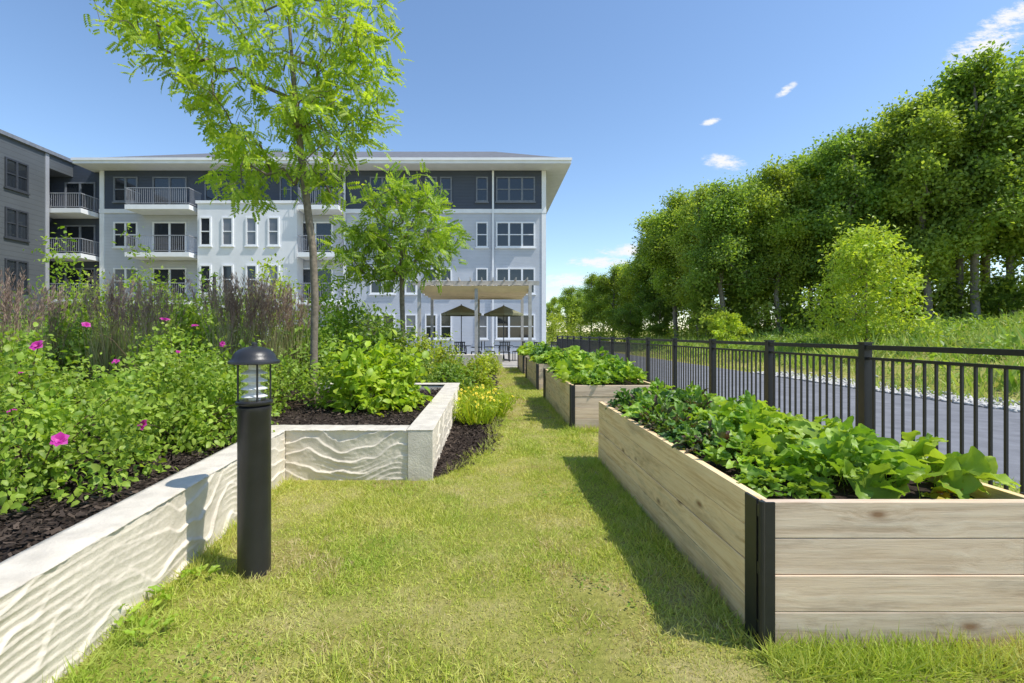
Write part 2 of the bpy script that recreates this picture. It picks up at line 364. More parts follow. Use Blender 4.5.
def wall_x(y): return -1.57-.08*(y-1.4)
W1Y=4.27; WT=.215
xs=np.arange(-16,-.4,.11); ys=np.arange(-.6,17,.12); X,Y=np.meshgrid(xs,ys)
Z=np.where(Y<4.40,np.where(X<wall_x(Y)-.10,.36,-.2),np.where(Y<8.2,np.where(X<-.6,.36,-.2),.36*sm((-1.5-X)/1.5)-.02))
Z=Z+np.where(Z>.1,.018*np.sin(3.1*X+1)*np.sin(2.7*Y)+R.normal(size=Z.shape)*.007,0)
tag(grid_obj('planting_soil',X,Y,Z,M['soil']),kind='structure')
ey=np.linspace(4.32,18.2,220)
def strip_edge(y): return np.interp(y,[4.3,4.5,5.5,7,9,12,18.2],[-.44,-.34,.02,.16,.2,.28,.3])+.05*vnoise(y,np.zeros_like(y),55,3)+.035*vnoise(y,np.zeros_like(y),56,9)
t=np.linspace(0,1,14); X=np.array([-.52+(strip_edge(y)+.52)*t for y in ey]); X=np.where((ey[:,None]>8.4)&(t[None]<.01),-2.2,X); Y=np.repeat(ey[:,None],14,1)
Z=.018+R.normal(size=X.shape)*.006; Z[:,-1]=-.01
tag(grid_obj('mulch_strip',X,Y,Z,M['soil']),kind='structure')
CH=([(0,-.5,0),(1,-.4,.05),(1,.4,0),(0,.5,.08)],[(0,1,2,3)])
pts=[]
q=R.uniform([-4.2,1.0],[-1.7,4.3],size=(18000,2)); q=q[q[:,0]<wall_x(q[:,1])-WT]; pts.append(np.c_[q,np.full(len(q),.375)])
q=R.uniform([-4.5,4.5],[-.74,8.2],size=(15000,2)); pts.append(np.c_[q,np.full(len(q),.375)])
q=R.uniform([-.5,4.35],[.45,9.5],size=(11000,2)); q=q[q[:,0]<strip_edge(q[:,1])+np.abs(R.normal(size=len(q)))*.05]; pts.append(np.c_[q,np.full(len(q),.024)])
P=np.concatenate(pts); n=len(P); P[:,2]+=R.uniform(-.006,.012,n)
D=R.normal(size=(n,3))*[1,1,.35]; Nn=R.normal(size=(n,3))*.4+[0,0,1]
s=R.uniform(.012,.045,n)
o=np_mesh('bark_chips',*stamp(CH,P,frames(D,Nn),np.stack([s,s*R.uniform(.25,.6,n),s],1)),M['chips']); tag(o,'dark bark mulch chips covering the planting soil','mulch',kind='stuff')

# ------------------------------------------------------------------ retaining wall with wave relief
wall=empty('retaining_wall',(wall_x(2.6),2.6,0),'pale cast concrete retaining wall with carved wave relief around the mulch beds','wall')
def wpart(o):
    o.parent=wall; o.matrix_parent_inverse.identity(); o.location=Vector((-wall.location.x,-wall.location.y,0)); return o
def relief(u,z,ph=0):
    s=int(ph*10)
    w=z*8.5+1.5*vnoise(u,z*.5,s,1.5)+.8*vnoise(u,z*.8,s+1,3.8)+.22*vnoise(u,z,s+2,10)+.35*u
    f=w-np.floor(w); saw=np.where(f<.91,f/.91,(1-f)/.09)
    a=np.clip(.6+.7*vnoise(u,z,s+3,2.2),.12,1.1)
    w2=z*21+2.8*vnoise(u,z*.6,s+5,2.5); f2=w2-np.floor(w2); s2=np.where(f2<.86,f2/.86,(1-f2)/.14)
    return .002+.018*saw**2.4*a+.006*s2**2.2*np.clip(.3+vnoise(u,z,s+6,3),0,1)+.0018*vnoise(u,z,s+4,40)
ZT=.444
def relief_face(u0,u1,z0,z1,fn,ph,name='wall_panel'):
    us=np.linspace(u0,u1,max(12,int((u1-u0)/.008))); zs=np.linspace(z0,z1,84); U,Zz=np.meshgrid(us,zs); H=relief(U,Zz,ph)
    Xx,Yy=fn(U,H); return wpart(grid_obj(name,Xx,Yy,Zz,M['concrete']))
def wallseg(fn,u0,u1,ph):
    relief_face(u0,u1,-.03,ZT,fn,ph)
wallseg(lambda u,h:(wall_x(u)+h-.008,u),.2,W1Y,.4)
x0=wall_x(W1Y)
wallseg(lambda u,h:(u,W1Y-h+.006),x0,-.715,2.1)
wallseg(lambda u,h:(-.505+h*.6,u),W1Y+.01,8.3,4.4)
b=MB(); b.hexa([(wall_x(.2)-WT,.2,-.05),(wall_x(.2)-.01,.2,-.05),(wall_x(4.5)-.01,4.5,-.05),(wall_x(4.5)-WT,4.5,-.05),(wall_x(.2)-WT,.2,.427),(wall_x(.2)-.01,.2,.427),(wall_x(4.5)-.01,4.5,.427),(wall_x(4.5)-WT,4.5,.427)])
wpart(b.build('wall_core',M['concrete']))
b=MB().box(x0-.01,-.74,W1Y+.008,W1Y+.22,-.05,.425); b.box(-.73,-.507,W1Y+.02,8.32,-.05,.424); b.box(-3.0,-.735,8.1,8.325,-.05,.423); wpart(b.build('wall_core',M['concrete']))
b=MB().box(-.712,-.488,W1Y-.020,W1Y+.012,-.05,.443); wpart(b.build('corner_pier',M['cap'],bevel=.006))
e=.006
def cap_strip(c0,c1,dirv,nrm,w0,w1,L,ph):
    us=np.linspace(0,L,max(8,int(L/.012))); X=[];Y=[];Z=[]
    prof=[(w0-.004,ZT-.004),(w0,.445),(w0-.010,.4495),(w0-.03,.4515),((w0+w1)/2,.452),(w1+.03,.4515),(w1,.449),(w1,.40)]
    for (w,z) in prof:
        jit=.010*vnoise(us,us*0+w*3+ph,5,12)+.006*vnoise(us,us*0+w*9+ph,6,45)
        X.append(c0+dirv[0]*us+nrm[0]*(w+jit)); Y.append(c1+dirv[1]*us+nrm[1]*(w+jit)); Z.append(z+jit*.45)
    return np.array(X),np.array(Y),np.array(Z)
L1=math.hypot(.08*(W1Y-.24),W1Y-.24); dv=(-.08/math.hypot(1,.08),1/math.hypot(1,.08)); nv=(dv[1],-dv[0])
wpart(grid_obj('wall_cap',*cap_strip(wall_x(.2),.2,dv,nv,e,-WT,L1,1),M['cap'],None,False))
wpart(grid_obj('wall_cap',*cap_strip(x0-WT,W1Y,(1,0),(0,-1),.014,-.22,WT-.725-x0,2),M['cap'],None,False))
wpart(MB().box(-.722,-.484,W1Y-.024,8.33,ZT+.0005,.454).build('wall_cap',M['cap'],bevel=.004))
wpart(MB().box(-3.0,-.725,8.09,8.33,ZT+.0005,.453).build('wall_cap',M['cap'],bevel=.004))

# ------------------------------------------------------------------ bollards
def bollard(loc,label):
    t=empty('bollard_light',loc,label,'bollard light','black bollard lights in the garden')
    MB().lathe([(.084,-.02),(.084,.875),(.087,.88),(.087,.905),(.07,.914),(.07,.918)],40).build('post',M['bollard'],t,True)
    MB().lathe([(.09,.919),(.094,.924),(.094,.934),(.086,.940)],40).build('collar',M['bollard'],t,True)
    lv=MB()
    for k in range(4): lv.lathe([(.03,.975+k*.042),(.066,.958+k*.042),(.067,.961+k*.042),(.03,.981+k*.042)],28)
    lv.lathe([(.03,.941),(.03,1.139)],16); lv.build('lamp_louver',M['louver'],t,True)
    MB().lathe([(.077,.941),(.077,1.138)],32).build('lantern_glass',M['glass'],t,True)
    for k in range(4):
        a=2*PI*k/4+.62; MB().tube([(.081*math.cos(a),.081*math.sin(a),.938),(.081*math.cos(a),.081*math.sin(a),1.142)],.0055,8).build('guard_bar',M['bollard'],t)
    MB().lathe([(.086,1.136),(.124,1.138),(.131,1.143),(.130,1.152),(.120,1.160),(.112,1.169),(.107,1.183),(.097,1.200),(.078,1.215),(.052,1.226),(.026,1.232),(.015,1.234),(.015,1.249),(.010,1.254),(.002,1.256)],44).build('cap',M['bollard'],t,True)
bollard((-1.275,2.62,0),'black metal bollard light with domed cap standing on the lawn beside the concrete wall')
bollard((-2.25,17.2,0),'small distant black bollard light among shrubs near the pergola')

# ------------------------------------------------------------------ timber raised beds
BX0,BX1,BH=1.14,2.32,.605
def raised_bed(y0,y1,label,bh=BH,far_brackets=True):
    t=empty('raised_bed',((BX0+BX1)/2,(y0+y1)/2,0),label,'raised bed','timber raised garden beds along the fence')
    hx=(BX1-BX0)/2; hy=(y1-y0)/2; n=4; p=bh/n; th=.04
    for s in (-1,1):
        a=MB(); c=MB()
        for k in range(n):
            z0=k*p+.0012; z1=(k+1)*p-.0012; j=R.uniform(-.004,.004)
            a.box(-hx+.012,hx-.012,s*(hy-th/2)-th/2+j,s*(hy-th/2)+th/2+j,z0,z1)
            c.box(s*(hx-th/2)-th/2+j,s*(hx-th/2)+th/2+j,-hy+.045,hy-(.045 if far_brackets else .0+R.uniform(0,.006)),z0,z1)
        if not far_brackets and s==1:
            a=MB()
            for k in range(n): a.box(-hx+.05,hx-.05,hy-th-.01,hy-.012,k*p+.0025,(k+1)*p-.0025)
        a.build('end_panel',M['woodx'],t,bevel=.0028); c.build('side_panel',M['woody'],t,bevel=.0028)
    for sx in (-1,1):
        for sy in ((-1,1) if far_brackets else (-1,)):
            k=MB(); X0=sx*(hx+.009); Y0=sy*(hy+.011)
            xa,xb=sorted((X0-sx*.004,X0+sx*.008)); ya,yb=sorted((Y0-sy*.035,Y0-sy*.125)); k.box(xa,xb,ya,yb,0.0,bh+.004)
            xa,xb=sorted((X0+sx*.009,X0-sx*.045)); ya,yb=sorted((Y0+sy*.001,Y0+sy*.009)); k.box(xa,xb,ya,yb,0.0,bh+.005)
            k.tube([(X0+sx*.012,Y0+sy*.012,0),(X0+sx*.012,Y0+sy*.012,bh+.012)],.012,10)
            for zz in (.06,.3,.54): xa,xb=sorted((X0-sx*.003,X0+sx*.006)); ya,yb=sorted((Y0,Y0-sy*.034)); k.box(xa,xb,ya,yb,zz,zz+.05)
            xa,xb=sorted((X0-sx*.05,X0-sx*.10)); ya,yb=sorted((Y0-sy*.055,Y0-sy*.10)); k.box(xa,xb,ya,yb,.0,bh-.02)
            k.build('corner_bracket',M['black'],t)
    gx,gy=np.meshgrid(np.linspace(-hx+.03,hx-.03,16),np.linspace(-hy+.03,hy-.03,36))
    grid_obj('soil',gx,gy,bh-.07+R.normal(size=gx.shape)*.012,M['soil'],t)
    return t
beds=[(1.985,4.95),(6.5,9.6),(11.1,14.2),(15.4,18.0)]
raised_bed(*beds[0],'large pale timber raised bed with black corner brackets, nearest the camera',far_brackets=False)
raised_bed(*beds[1],'second timber raised bed from the camera, full of mixed greens')
raised_bed(*beds[2],'third timber raised bed from the camera along the grass path')
raised_bed(*beds[3],'farthest timber raised bed, closest to the pergola')

def veg(name,tpls,mat,n,L,W,h,spread,tilt):
    parts=[]
    for i,tp in enumerate(tpls):
        k=n//len(tpls); a=R.uniform(0,2*PI,k); rr=np.sqrt(R.uniform(0,1,k))*spread; el=np.clip(1-rr/spread,0,1)
        z=.03+h*(.35+.65*el)*R.uniform(.4,1.1,k); P=np.stack([rr*np.cos(a),rr*np.sin(a),z],1)
        D=np.stack([np.cos(a+R.normal(size=k)*.9),np.sin(a+R.normal(size=k)*.9),tilt+el*.5+R.normal(size=k)*.4],1)
        Nn=np.stack([-.25*np.cos(a),-.25*np.sin(a),np.ones(k)],1)+R.normal(size=(k,3))*.45
        s=R.uniform(.45,1.3,k); parts.append(stamp(tp,P,frames(D,Nn),np.stack([L*s,W*s,L*s],1)))
    o=np_mesh(name,*merge(parts),mat,None,True); return o
KINDS={}
for nm,args in {'squash_plant':(BIG,M['vegl'],72,.12,.105,.18,.20,.1),'lettuce_plant':(RUF,M['veg'],111,.085,.07,.13,.17,.35),
 'beet_plant':(BIG,M['beet'],126,.08,.040,.18,.17,.6),'chard_plant':(BIG,M['veg'],105,.095,.058,.18,.18,.45),'kale_plant':(RUF,M['vegd'],105,.09,.055,.18,.17,.5),'nasturtium_plant':(BIG,M['orange'],18,.05,.05,.09,.09,.2)}.items():
    KINDS[nm]=veg(nm,*args)
used=set()
LOOK={'squash_plant':'lime green squash plant','lettuce_plant':'ruffled green lettuce','beet_plant':'purple tinged beet greens','chard_plant':'upright green leafy vegetable','kale_plant':'dark green kale plant','nasturtium_plant':'small orange leafed plant'}
ORD=['first','second','third','fourth','fifth','sixth','seventh','eighth','ninth','tenth']
def put_veg(kind,x,y,label,sc=1.0,z=.53):
    src=KINDS[kind]
    if kind in used: o=src.copy(); COL.objects.link(o)
    else: o=src; used.add(kind)
    o.location=(x,y,z); o.rotation_euler=(0,0,R.uniform(0,6.28)); o.scale=(sc,sc,sc*R.uniform(.75,1.25))
    tag(o,label,'vegetable plant','vegetables growing in the raised beds')
side=['path side','middle','fence side']
plan=[['lettuce_plant','chard_plant','squash_plant'],['chard_plant','squash_plant','lettuce_plant'],['beet_plant','squash_plant','squash_plant'],['kale_plant','chard_plant','squash_plant'],['beet_plant','squash_plant','squash_plant'],
      ['beet_plant','lettuce_plant','chard_plant'],['chard_plant','beet_plant','lettuce_plant'],['beet_plant','kale_plant','squash_plant'],['kale_plant','chard_plant','chard_plant']]
for r_,row in enumerate(plan):
    for c_,k in enumerate(row):
        y=2.30+r_*.295+R.normal()*.03+(.06 if c_==2 else 0); x=BX0+.235+c_*.335+R.normal()*.02
        put_veg(k,x,y,f"{LOOK[k]}, nearest raised bed, {ORD[r_]} row from front, {side[c_]}",R.uniform(.85,1.15))
put_veg('nasturtium_plant',2.06,2.13,'small orange and yellow leafed plant at the front right of the nearest raised bed',.9)
bn=['second','third','farthest']
for b_ in (1,2,3):
    y0,y1=beds[b_]; n=8 if b_<3 else 6
    for r_ in range(n):
        for c_ in range(2):
            k=['kale_plant','chard_plant','lettuce_plant','chard_plant','squash_plant'][int(R.integers(5))]
            if b_==1 and r_<3 : k=['chard_plant','lettuce_plant','squash_plant'][int(R.integers(3))]
            put_veg(k,BX0+.33+c_*.50+R.normal()*.03,y0+.3+r_*(y1-y0-.6)/(n-1),f"{LOOK[k]}, {bn[b_-1]} raised bed, {ORD[r_]} row from near end, {side[c_*2]}",R.uniform(1.3,1.7))

# ------------------------------------------------------------------ fence
FX=4.0; SP=1.73; P0=1.63; NP=16
fence=empty('metal_fence',(FX,P0,0),'long black metal picket fence with flat top rail between the lawn and the road','fence')
for i in range(NP):
    y=i*SP; b=MB().box(-.042,.042,y-.042,y+.042,-.3,1.2); b.box(-.05,.05,y-.05,y+.05,1.2,1.215); b.build('post',M['black'],fence)
for i in range(NP-1):
    y0=i*SP+.043; y1=(i+1)*SP-.043
    MB().box(-.032,.032,y0,y1,1.135,1.183).build('top_rail',M['black'],fence)
    b=MB().box(-.018,.018,y0,y1,1.03,1.058).box(-.018,.018,y0,y1,.06,.09)
    for k in range(14):
        yy=i*SP+(k+1)*SP/15; b.box(-.0095,.0095,yy-.0095,yy+.0095,.091,1.029)
    b.build('infill_panel',M['black'],fence)

# ------------------------------------------------------------------ lawn grass
def dryness(x,y): return vnoise(x,y,77,1.3)*.8+.7*vnoise(x,y,78,3.4)+.5*vnoise(x,y,79,9)+.95*np.exp(-((x-.40-.12*vnoise(y,y*0,80,.8))/.26)**2)*np.clip(vnoise(y,y*0,81,1.1)+.75,0,1)
def lawn_pts(n,x0,x1,y0,y1):
    q=R.uniform([x0,y0],[x1,y1],size=(n,2)); x,y=q[:,0],q[:,1]
    ok=(x>wall_x(np.minimum(y,4.4))+.03)&(y>.3)
    ok&=~((y>4.22)&(x<-.47)); ok&=~((y>4.3)&(x<strip_edge(y)-np.abs(R.normal(size=n))*.04))
    for b0,b1 in beds: ok&=~((x>BX0-.01)&(x<BX1+.01)&(y>b0-.01)&(y<b1+.01))
    ok&=R.uniform(0,1,n)<np.clip(.95-.75*(dryness(x,y)-.2),.22,1)
    return q[ok]
qs=[lawn_pts(110000,-1.8,4,1.2,3.0),lawn_pts(82000,-1.8,2.3,3.0,5.4),lawn_pts(30000,-.5,1.14,5.3,11),lawn_pts(14000,0,1.3,11,18.3),lawn_pts(26000,1.0,4.2,4.9,18)]
hs=[.031,.034,.041,.05,.06]
P=np.concatenate(qs); H=np.concatenate([np.full(len(q),h) for q,h in zip(qs,hs)])
tall=vnoise(P[:,0],P[:,1],91,2.2)+.6*vnoise(P[:,0],P[:,1],92,6); H=H*(1+.7*np.clip(tall,-.6,1))
ed=[];eh=[]
for x0_,x1_,y0_,y1_,c,hh in ((1.1,2.5,1.80,1.97,3600,.095),(1.03,1.13,2.0,4.9,2200,.07),(1.04,1.13,6.4,9.6,900,.08),(1.1,2.3,6.3,6.5,900,.09)): ed.append(R.uniform([x0_,y0_],[x1_,y1_],size=(c,2))); eh.append(np.full(c,hh))
yy=R.uniform(.8,4.2,3200); ed.append(np.stack([wall_x(yy)+.03+np.abs(R.normal(size=3200))*.05,yy],1)); eh.append(np.full(3200,.085))
yy=R.uniform(4.5,9.5,1800); ed.append(np.stack([strip_edge(yy)+R.normal(size=1800)*.05,yy],1)); eh.append(np.full(1800,.075))
tc_=R.uniform([-1.5,1.6],[1.05,7],size=(120,2)); tt=np.repeat(tc_,22,0)+R.normal(size=(2640,2))*.03; tt=tt[(tt[:,0]>wall_x(tt[:,1])+.05)&~((tt[:,1]>4.2)&(tt[:,0]<strip_edge(tt[:,1])))]; ed.append(tt); eh.append(np.full(len(tt),.068))
E=np.concatenate(ed); P=np.concatenate([P,E]); H=np.concatenate([H]+eh); nE=len(E)
n=len(P); P3=np.c_[P,gz(P[:,0],P[:,1])-.004]
D=R.normal(size=(n,3))*[.75,.75,.2]+[0,0,.75]; D[:,2]=np.abs(D[:,2])+.12
s=H*R.uniform(.5,1.5,n); w=np.where(P[:,1]<5,.0042,.007)*R.uniform(.7,1.3,n)
dm=(dryness(P[:,0],P[:,1])+R.normal(size=n)*.22>.52); dm[-nE:]=False
for nm,mk,mt,lb in (('lawn_grass',~dm,'grass','short yellow green lawn grass of the path'),('dry_grass',dm,'dry','dry straw coloured grass in worn patches of the lawn')):
    k=mk; o=np_mesh(nm,*stamp(BLADE,P3[k],frames(D[k],rnd(k.sum())),np.stack([s[k],w[k],s[k]],1)),M[mt]); tag(o,lb,'grass',kind='stuff')
q=R.uniform([-1.7,1.5],[1.13,7.5],size=(14000,2)); q=q[(vnoise(q[:,0],q[:,1],61,1.6)+.6*vnoise(q[:,0],q[:,1],62,4)>.55)&(q[:,0]>wall_x(q[:,1])+.04)&~((q[:,1]>4.2)&(q[:,0]<strip_edge(q[:,1])))]
n=len(q); s=R.uniform(.010,.022,n)
o=np_mesh('lawn_clover',*stamp(LEAF8,np.c_[q,R.uniform(.012,.035,n)],frames(R.normal(size=(n,3))*[1,1,.3],R.normal(size=(n,3))*.35+[0,0,1]),np.stack([s,s*.9,s],1)),M['rose']); tag(o,'small clover leaves scattered through the lawn','clover',kind='stuff')
q=R.uniform([10.7,4],[48,62],size=(85000,2)); q=q[(q[:,0]<1.35*q[:,1]+2)&(q[:,0]>.3*q[:,1])]
q2=R.uniform([4.2,2.5],[5.3,26],size=(7000,2)); q=np.concatenate([q,q2]); n=len(q)
P3=np.c_[q,gz(q[:,0],q[:,1])-.01]; D=R.normal(size=(n,3))*[.45,.45,.1]+[0,0,1]; cl=1+.8*np.clip(vnoise(q[:,0],q[:,1],95,.5)+.5*vnoise(q[:,0],q[:,1],96,1.3),-.6,1)
s=np.where(q[:,0]<5.4,.09,np.where(q[:,0]<13,.2,.5)*cl)*R.uniform(.5,1.4,n)
o=np_mesh('meadow_grass',*stamp(BLADE,P3,frames(D,rnd(n)),np.stack([s,s*.1,s],1)),M['meadow']); tag(o,'long meadow grass on the hillside beyond the road','grass',kind='stuff')
wc=[]
for k in range(190):
    x=R.uniform(13,40); y=R.uniform(max(9,x*.95-4),40)
    if vnoise(x,y,33,.22)>-.15: wc.append((x,y,float(gz(x,y))+R.uniform(.1,.6)))
o=np_mesh('slope_weeds',*cloud_leaves(np.array(wc),60,[.4,.4,.2],.2,.1,LEAF4,.8,.2),M['shrub']); tag(o,'leafy weeds and low brush covering the green slope','brush',kind='stuff')
q=np.c_[10.35+np.abs(R.normal(size=2600))*.75,R.uniform(6,19,2600)]; n=len(q); P3=np.c_[q,gz(q[:,0],q[:,1])+.03]
ROCK=([(1,0,0),(-1,0,0),(0,1,0),(0,-1,0),(0,0,.8),(.0,0,-.5)],[(0,2,4),(2,1,4),(1,3,4),(3,0,4),(2,0,5),(1,2,5),(3,1,5),(0,3,5)])
s=R.uniform(.02,.11,n); o=np_mesh('road_stones',*stamp(ROCK,P3,frames(R.normal(size=(n,3))*[1,1,.3],R.normal(size=(n,3))*.3+[0,0,1]),np.stack([s,s*.8,s*.7],1)),M['stone']); tag(o,'pale loose stones along the far edge of the road','stones',kind='stuff')

# ------------------------------------------------------------------ shrubs and flowers
def flower(parent,p,r,mat,petals=5,name='flower',nrm=(.3,-.6,.7)):
    a=np.arange(petals)*2*PI/petals+R.uniform(0,1); nv=np.array(nrm)/np.linalg.norm(nrm)+R.normal(size=3)*.25; nv/=np.linalg.norm(nv)
    u=unit(np.cross(nv,[0,0,1.])[None])[0]; v=np.cross(nv,u)
    parts=[]
    for rr,lift,k in ((1,.3,0),(.65,.75,.5)):
        aa=a+k; D=np.cos(aa)[:,None]*u+np.sin(aa)[:,None]*v+nv*lift+R.normal(size=(petals,3))*.1
        parts.append(stamp(LEAF8,np.repeat(np.array(p)[None],petals,0),frames(D,np.repeat(nv[None],petals,0)),np.repeat(np.array([[r*rr,r*1.1*rr,r*rr]]),petals,0)))
    return np_mesh(name,*merge(parts),mat,parent,True)
def shrub(name,label,loc,rx,ry,h,ncl,per,L,W,mat,tpl=LEAF8,stem=None,spread=.07,low=.15,group=None,cat='shrub',outb=.5,up=.7,lowmin=.08):
    t=empty(name,loc,label,cat,group)
    d=rnd(ncl); d[:,2]=np.abs(d[:,2])*1.0-.12; rad=R.uniform(.5,1.0,ncl)**.5*(1+.25*np.sin(5*d[:,0]+3*d[:,1]+loc[0])+R.normal(size=ncl)*.12)
    c=d*rad[:,None]*[rx,ry,h*(1-low)]+[0,0,h*low]; c[:,2]=np.maximum(c[:,2],h*lowmin)
    s=MB()
    for k in R.choice(ncl,min(ncl,26),replace=False):
        e=c[k]; a=(R.normal()*rx*.1,R.normal()*ry*.1,-.03); mid=(e[0]*.45+R.normal()*.02,e[1]*.45+R.normal()*.02,e[2]*.6); s.tube([a,mid,tuple(e)],[.007,.005,.003],5)
    s.build('stems',stem or M['stembrown'],t)
    np_mesh('foliage',*cloud_leaves(c,per,spread,L,W,tpl,up,outb,core=np.array([0,0,h*.3])),mat,t,True)
    return t
rg='pink flowering rose bushes behind the concrete wall'
roses=[shrub('rose_bush','leafy pink rose bush nearest the camera, at the left edge beside the wall',(-2.80,2.95,.36),.58,.58,.70,160,30,.043,.030,M['rose'],spread=.06,group=rg,low=.05),
 shrub('rose_bush','tall pink rose bush at the left edge behind the nearest rose bush',(-3.95,4.1,.36),.85,.65,.92,195,30,.045,.031,M['rose'],spread=.065,group=rg,low=.08),
 shrub('rose_bush','rounded pink rose bush just left of the bollard light',(-2.62,4.15,.36),.54,.62,.74,195,30,.043,.030,M['rose'],spread=.06,group=rg,low=.05),
 shrub('rose_bush','tall pink rose bush at the back, in front of the feathery grasses',(-3.3,5.2,.36),.85,.65,1.0,205,30,.045,.031,M['rose'],spread=.065,group=rg,low=.08),
 shrub('rose_bush','rose bush with few flowers between the bollard light and the tree trunk',(-2.75,6.1,.36),.6,.6,.72,125,26,.045,.031,M['rose'],spread=.06,group=rg),
 shrub('rose_bush','rose bush at the far left edge of the photo',(-5.1,5.0,.36),.9,.7,.82,140,24,.05,.034,M['rose'],spread=.07,group=rg)]
for px,py,Yd,bi,r in ((38,346,3.70,1,.058),(86,325,4.6,3,.042),(165,320,4.7,3,.05),(60,440,2.42,0,.042),(143,425,3.30,2,.045),(12,412,3.3,1,.034),(195,326,4.9,3,.038),(222,344,5.5,4,.038),(116,362,4.2,3,.034),(20,372,3.5,1,.025),(178,352,4.3,3,.022)):
    p=Vector(at(px,py,Yd))-roses[bi].location; flower(roses[bi],tuple(p),r,M['pink'],6)
    MB().tube([(p.x*.4,p.y*.4,p.z*.45),(p.x*.75,p.y*.75,p.z*.86),tuple(p)],[.004,.003,.0025],5).build('stem',M['stembrown'],roses[bi])
shrub('lime_shrub','round lime green broadleaf shrub in the mulch behind the concrete wall',(-1.45,6.15,.34),.53,.5,.84,165,13,.098,.07,M['hydr'],spread=.075,outb=.6,up=.9)
def clump(name,label,loc,n,h,w,rad,mat,cat,lean=.45,group=None,plume=0,ph=None,tpl=LONG):
    t=empty(name,loc,label,cat,group); a=R.uniform(0,2*PI,n); rr=np.sqrt(R.uniform(0,1,n))*rad
    P=np.stack([rr*np.cos(a),rr*np.sin(a),np.zeros(n)],1); ln=R.uniform(.05,1,n)*lean
    D=np.stack([np.cos(a)*ln,np.sin(a)*ln,np.ones(n)],1)+R.normal(size=(n,3))*.1; Nn=np.stack([-np.cos(a),-np.sin(a),ln],1)
    s=h*(.72 if plume else 1)*R.uniform(.6,1.1,n); np_mesh('blades',*stamp(tpl,P,frames(D,-Nn+rnd(n)*.3),np.stack([s,np.full(n,w),s*.6],1)),mat,t,True)
    if plume:
        a=R.uniform(0,2*PI,plume); ln=R.uniform(.0,1,plume)*lean; st=np.stack([np.cos(a)*ln*.8,np.sin(a)*ln*.8,np.ones(plume)],1)*(h*R.uniform(.72,1.08,plume))[:,None]
        k=22; f=R.uniform(0,1,(plume,k)); d=unit(st)
        Q=(st[:,None]+d[:,None]*(f[...,None]-.6)*h*.28+R.normal(size=(plume,k,3))*.007*h*(1.1-f[...,None])).reshape(-1,3)
        DD=np.repeat(d,k,0)+rnd(len(Q))*.4
        parts=[stamp(LEAF4,Q,frames(DD,rnd(len(Q))),np.repeat([[.05*h,.004*h+.002,.03*h]],len(Q),0))]
        s0=np.zeros((plume,3)); s0[:,:2]=st[:,:2]*.15
        L=np.linalg.norm(st-s0,axis=1); parts.append(stamp(BLADE,s0,frames(st-s0,rnd(plume)),np.stack([L,np.full(plume,.007),np.zeros(plume)],1)))
        np_mesh('plumes',*merge(parts),M['plume'],t)
    return t
dl='daylily clumps in the mulch strip'
for (x,y,lab) in ((-.16,6.95,'green daylily clump with yellow flowers, nearest the camera in the mulch strip'),(.06,7.5,'daylily clump with yellow flowers at the grass edge, middle one in the mulch strip'),(-.2,8.2,'daylily clump with yellow flowers at the back of the mulch strip beside the wall end')):
    t=clump('daylily',lab,(x,y,.02),190,.40,.016,.24,M['straps'],'plant',1.5,dl)
    cc=R.normal(size=(34,3))*[.15,.15,.05]+[0,0,.24]; np_mesh('foliage',*cloud_leaves(cc,14,.05,.075,.022,LEAF8,.6,.7),M['straps'],t,True)
    for k in range(20):
        a=R.uniform(0,6.28); rr=R.uniform(.03,.34); flower(t,(rr*math.cos(a),rr*math.sin(a),.40-.35*rr+R.uniform(-.03,.04)),.026,M['yellow'],6)
gg='tall feathery ornamental grasses'
for (px,Yd,h,lab,pl_) in ((8,6.2,1.5,'tall feathery grass at the left edge of the photo',80),(112,8.0,1.65,'leftmost brown feathery grass behind the roses',90),(150,7.7,1.55,'second brown feathery grass from the left behind the roses',90),(232,7.9,1.62,'feathery grass directly above the bollard light',130),(262,8.2,1.65,'feathery grass between the bollard light and the slender tree trunk',130),(290,8.7,1.55,'feathery grass just left of the slender tree trunk',100),(372,11.5,1.2,'feathery grass to the right of the slender tree trunk',40),(50,8.2,1.5,'feathery grass in front of the shrubs at left',70)):
    clump('ornamental_grass',lab,((px-VX)/F*Yd,Yd,.34),280,h,.011,.26,M['tallgrass'],'grass clump',.45,gg,plume=pl_)
sg='leafy shrubs behind the ornamental grasses'
for (px,top,Yd,r,mt,lab) in ((20,306,10,.8,'shrub','green shrub at the left edge behind the feathery grass'),(64,258,11.5,.75,'locust2','tall light green shrub below the wing balconies'),(100,276,12.5,.9,'young','light green shrub right of the wing balconies'),(148,252,13,.7,'locust2','tall loose green shrub below the white balcony'),(188,282,11.5,.9,'shrub','green shrub between two feathery grasses'),(228,288,11.5,.9,'shrub','shrub in front of the white bay'),(270,258,12,.85,'young','pale lime tall shrub left of the slender trunk'),(328,268,12.5,1.0,'locust2','green shrub directly behind the slender trunk'),(358,290,13,.9,'locust2','shrub right of the slender trunk under the small tree'),(382,324,10.5,.6,'shrub','low shrub left of the small tree trunk'),(80,312,8.6,.7,'shrub','low green shrub behind the roses at left'),(195,316,8.4,.55,'rose','low leafy shrub behind the tallest rose bush'),(302,326,9,.6,'shrub','low green shrub close behind the slender trunk'),(340,314,14.5,1.1,'shrub','distant shrub below the white bay corner')):
    x,y,z=at(px,top,Yd); shrub('shrub',lab,(x,Yd,.3),r,r*.8,z-.3,130,20,.11,.055,M[mt],LEAF4,spread=.17,group=sg)
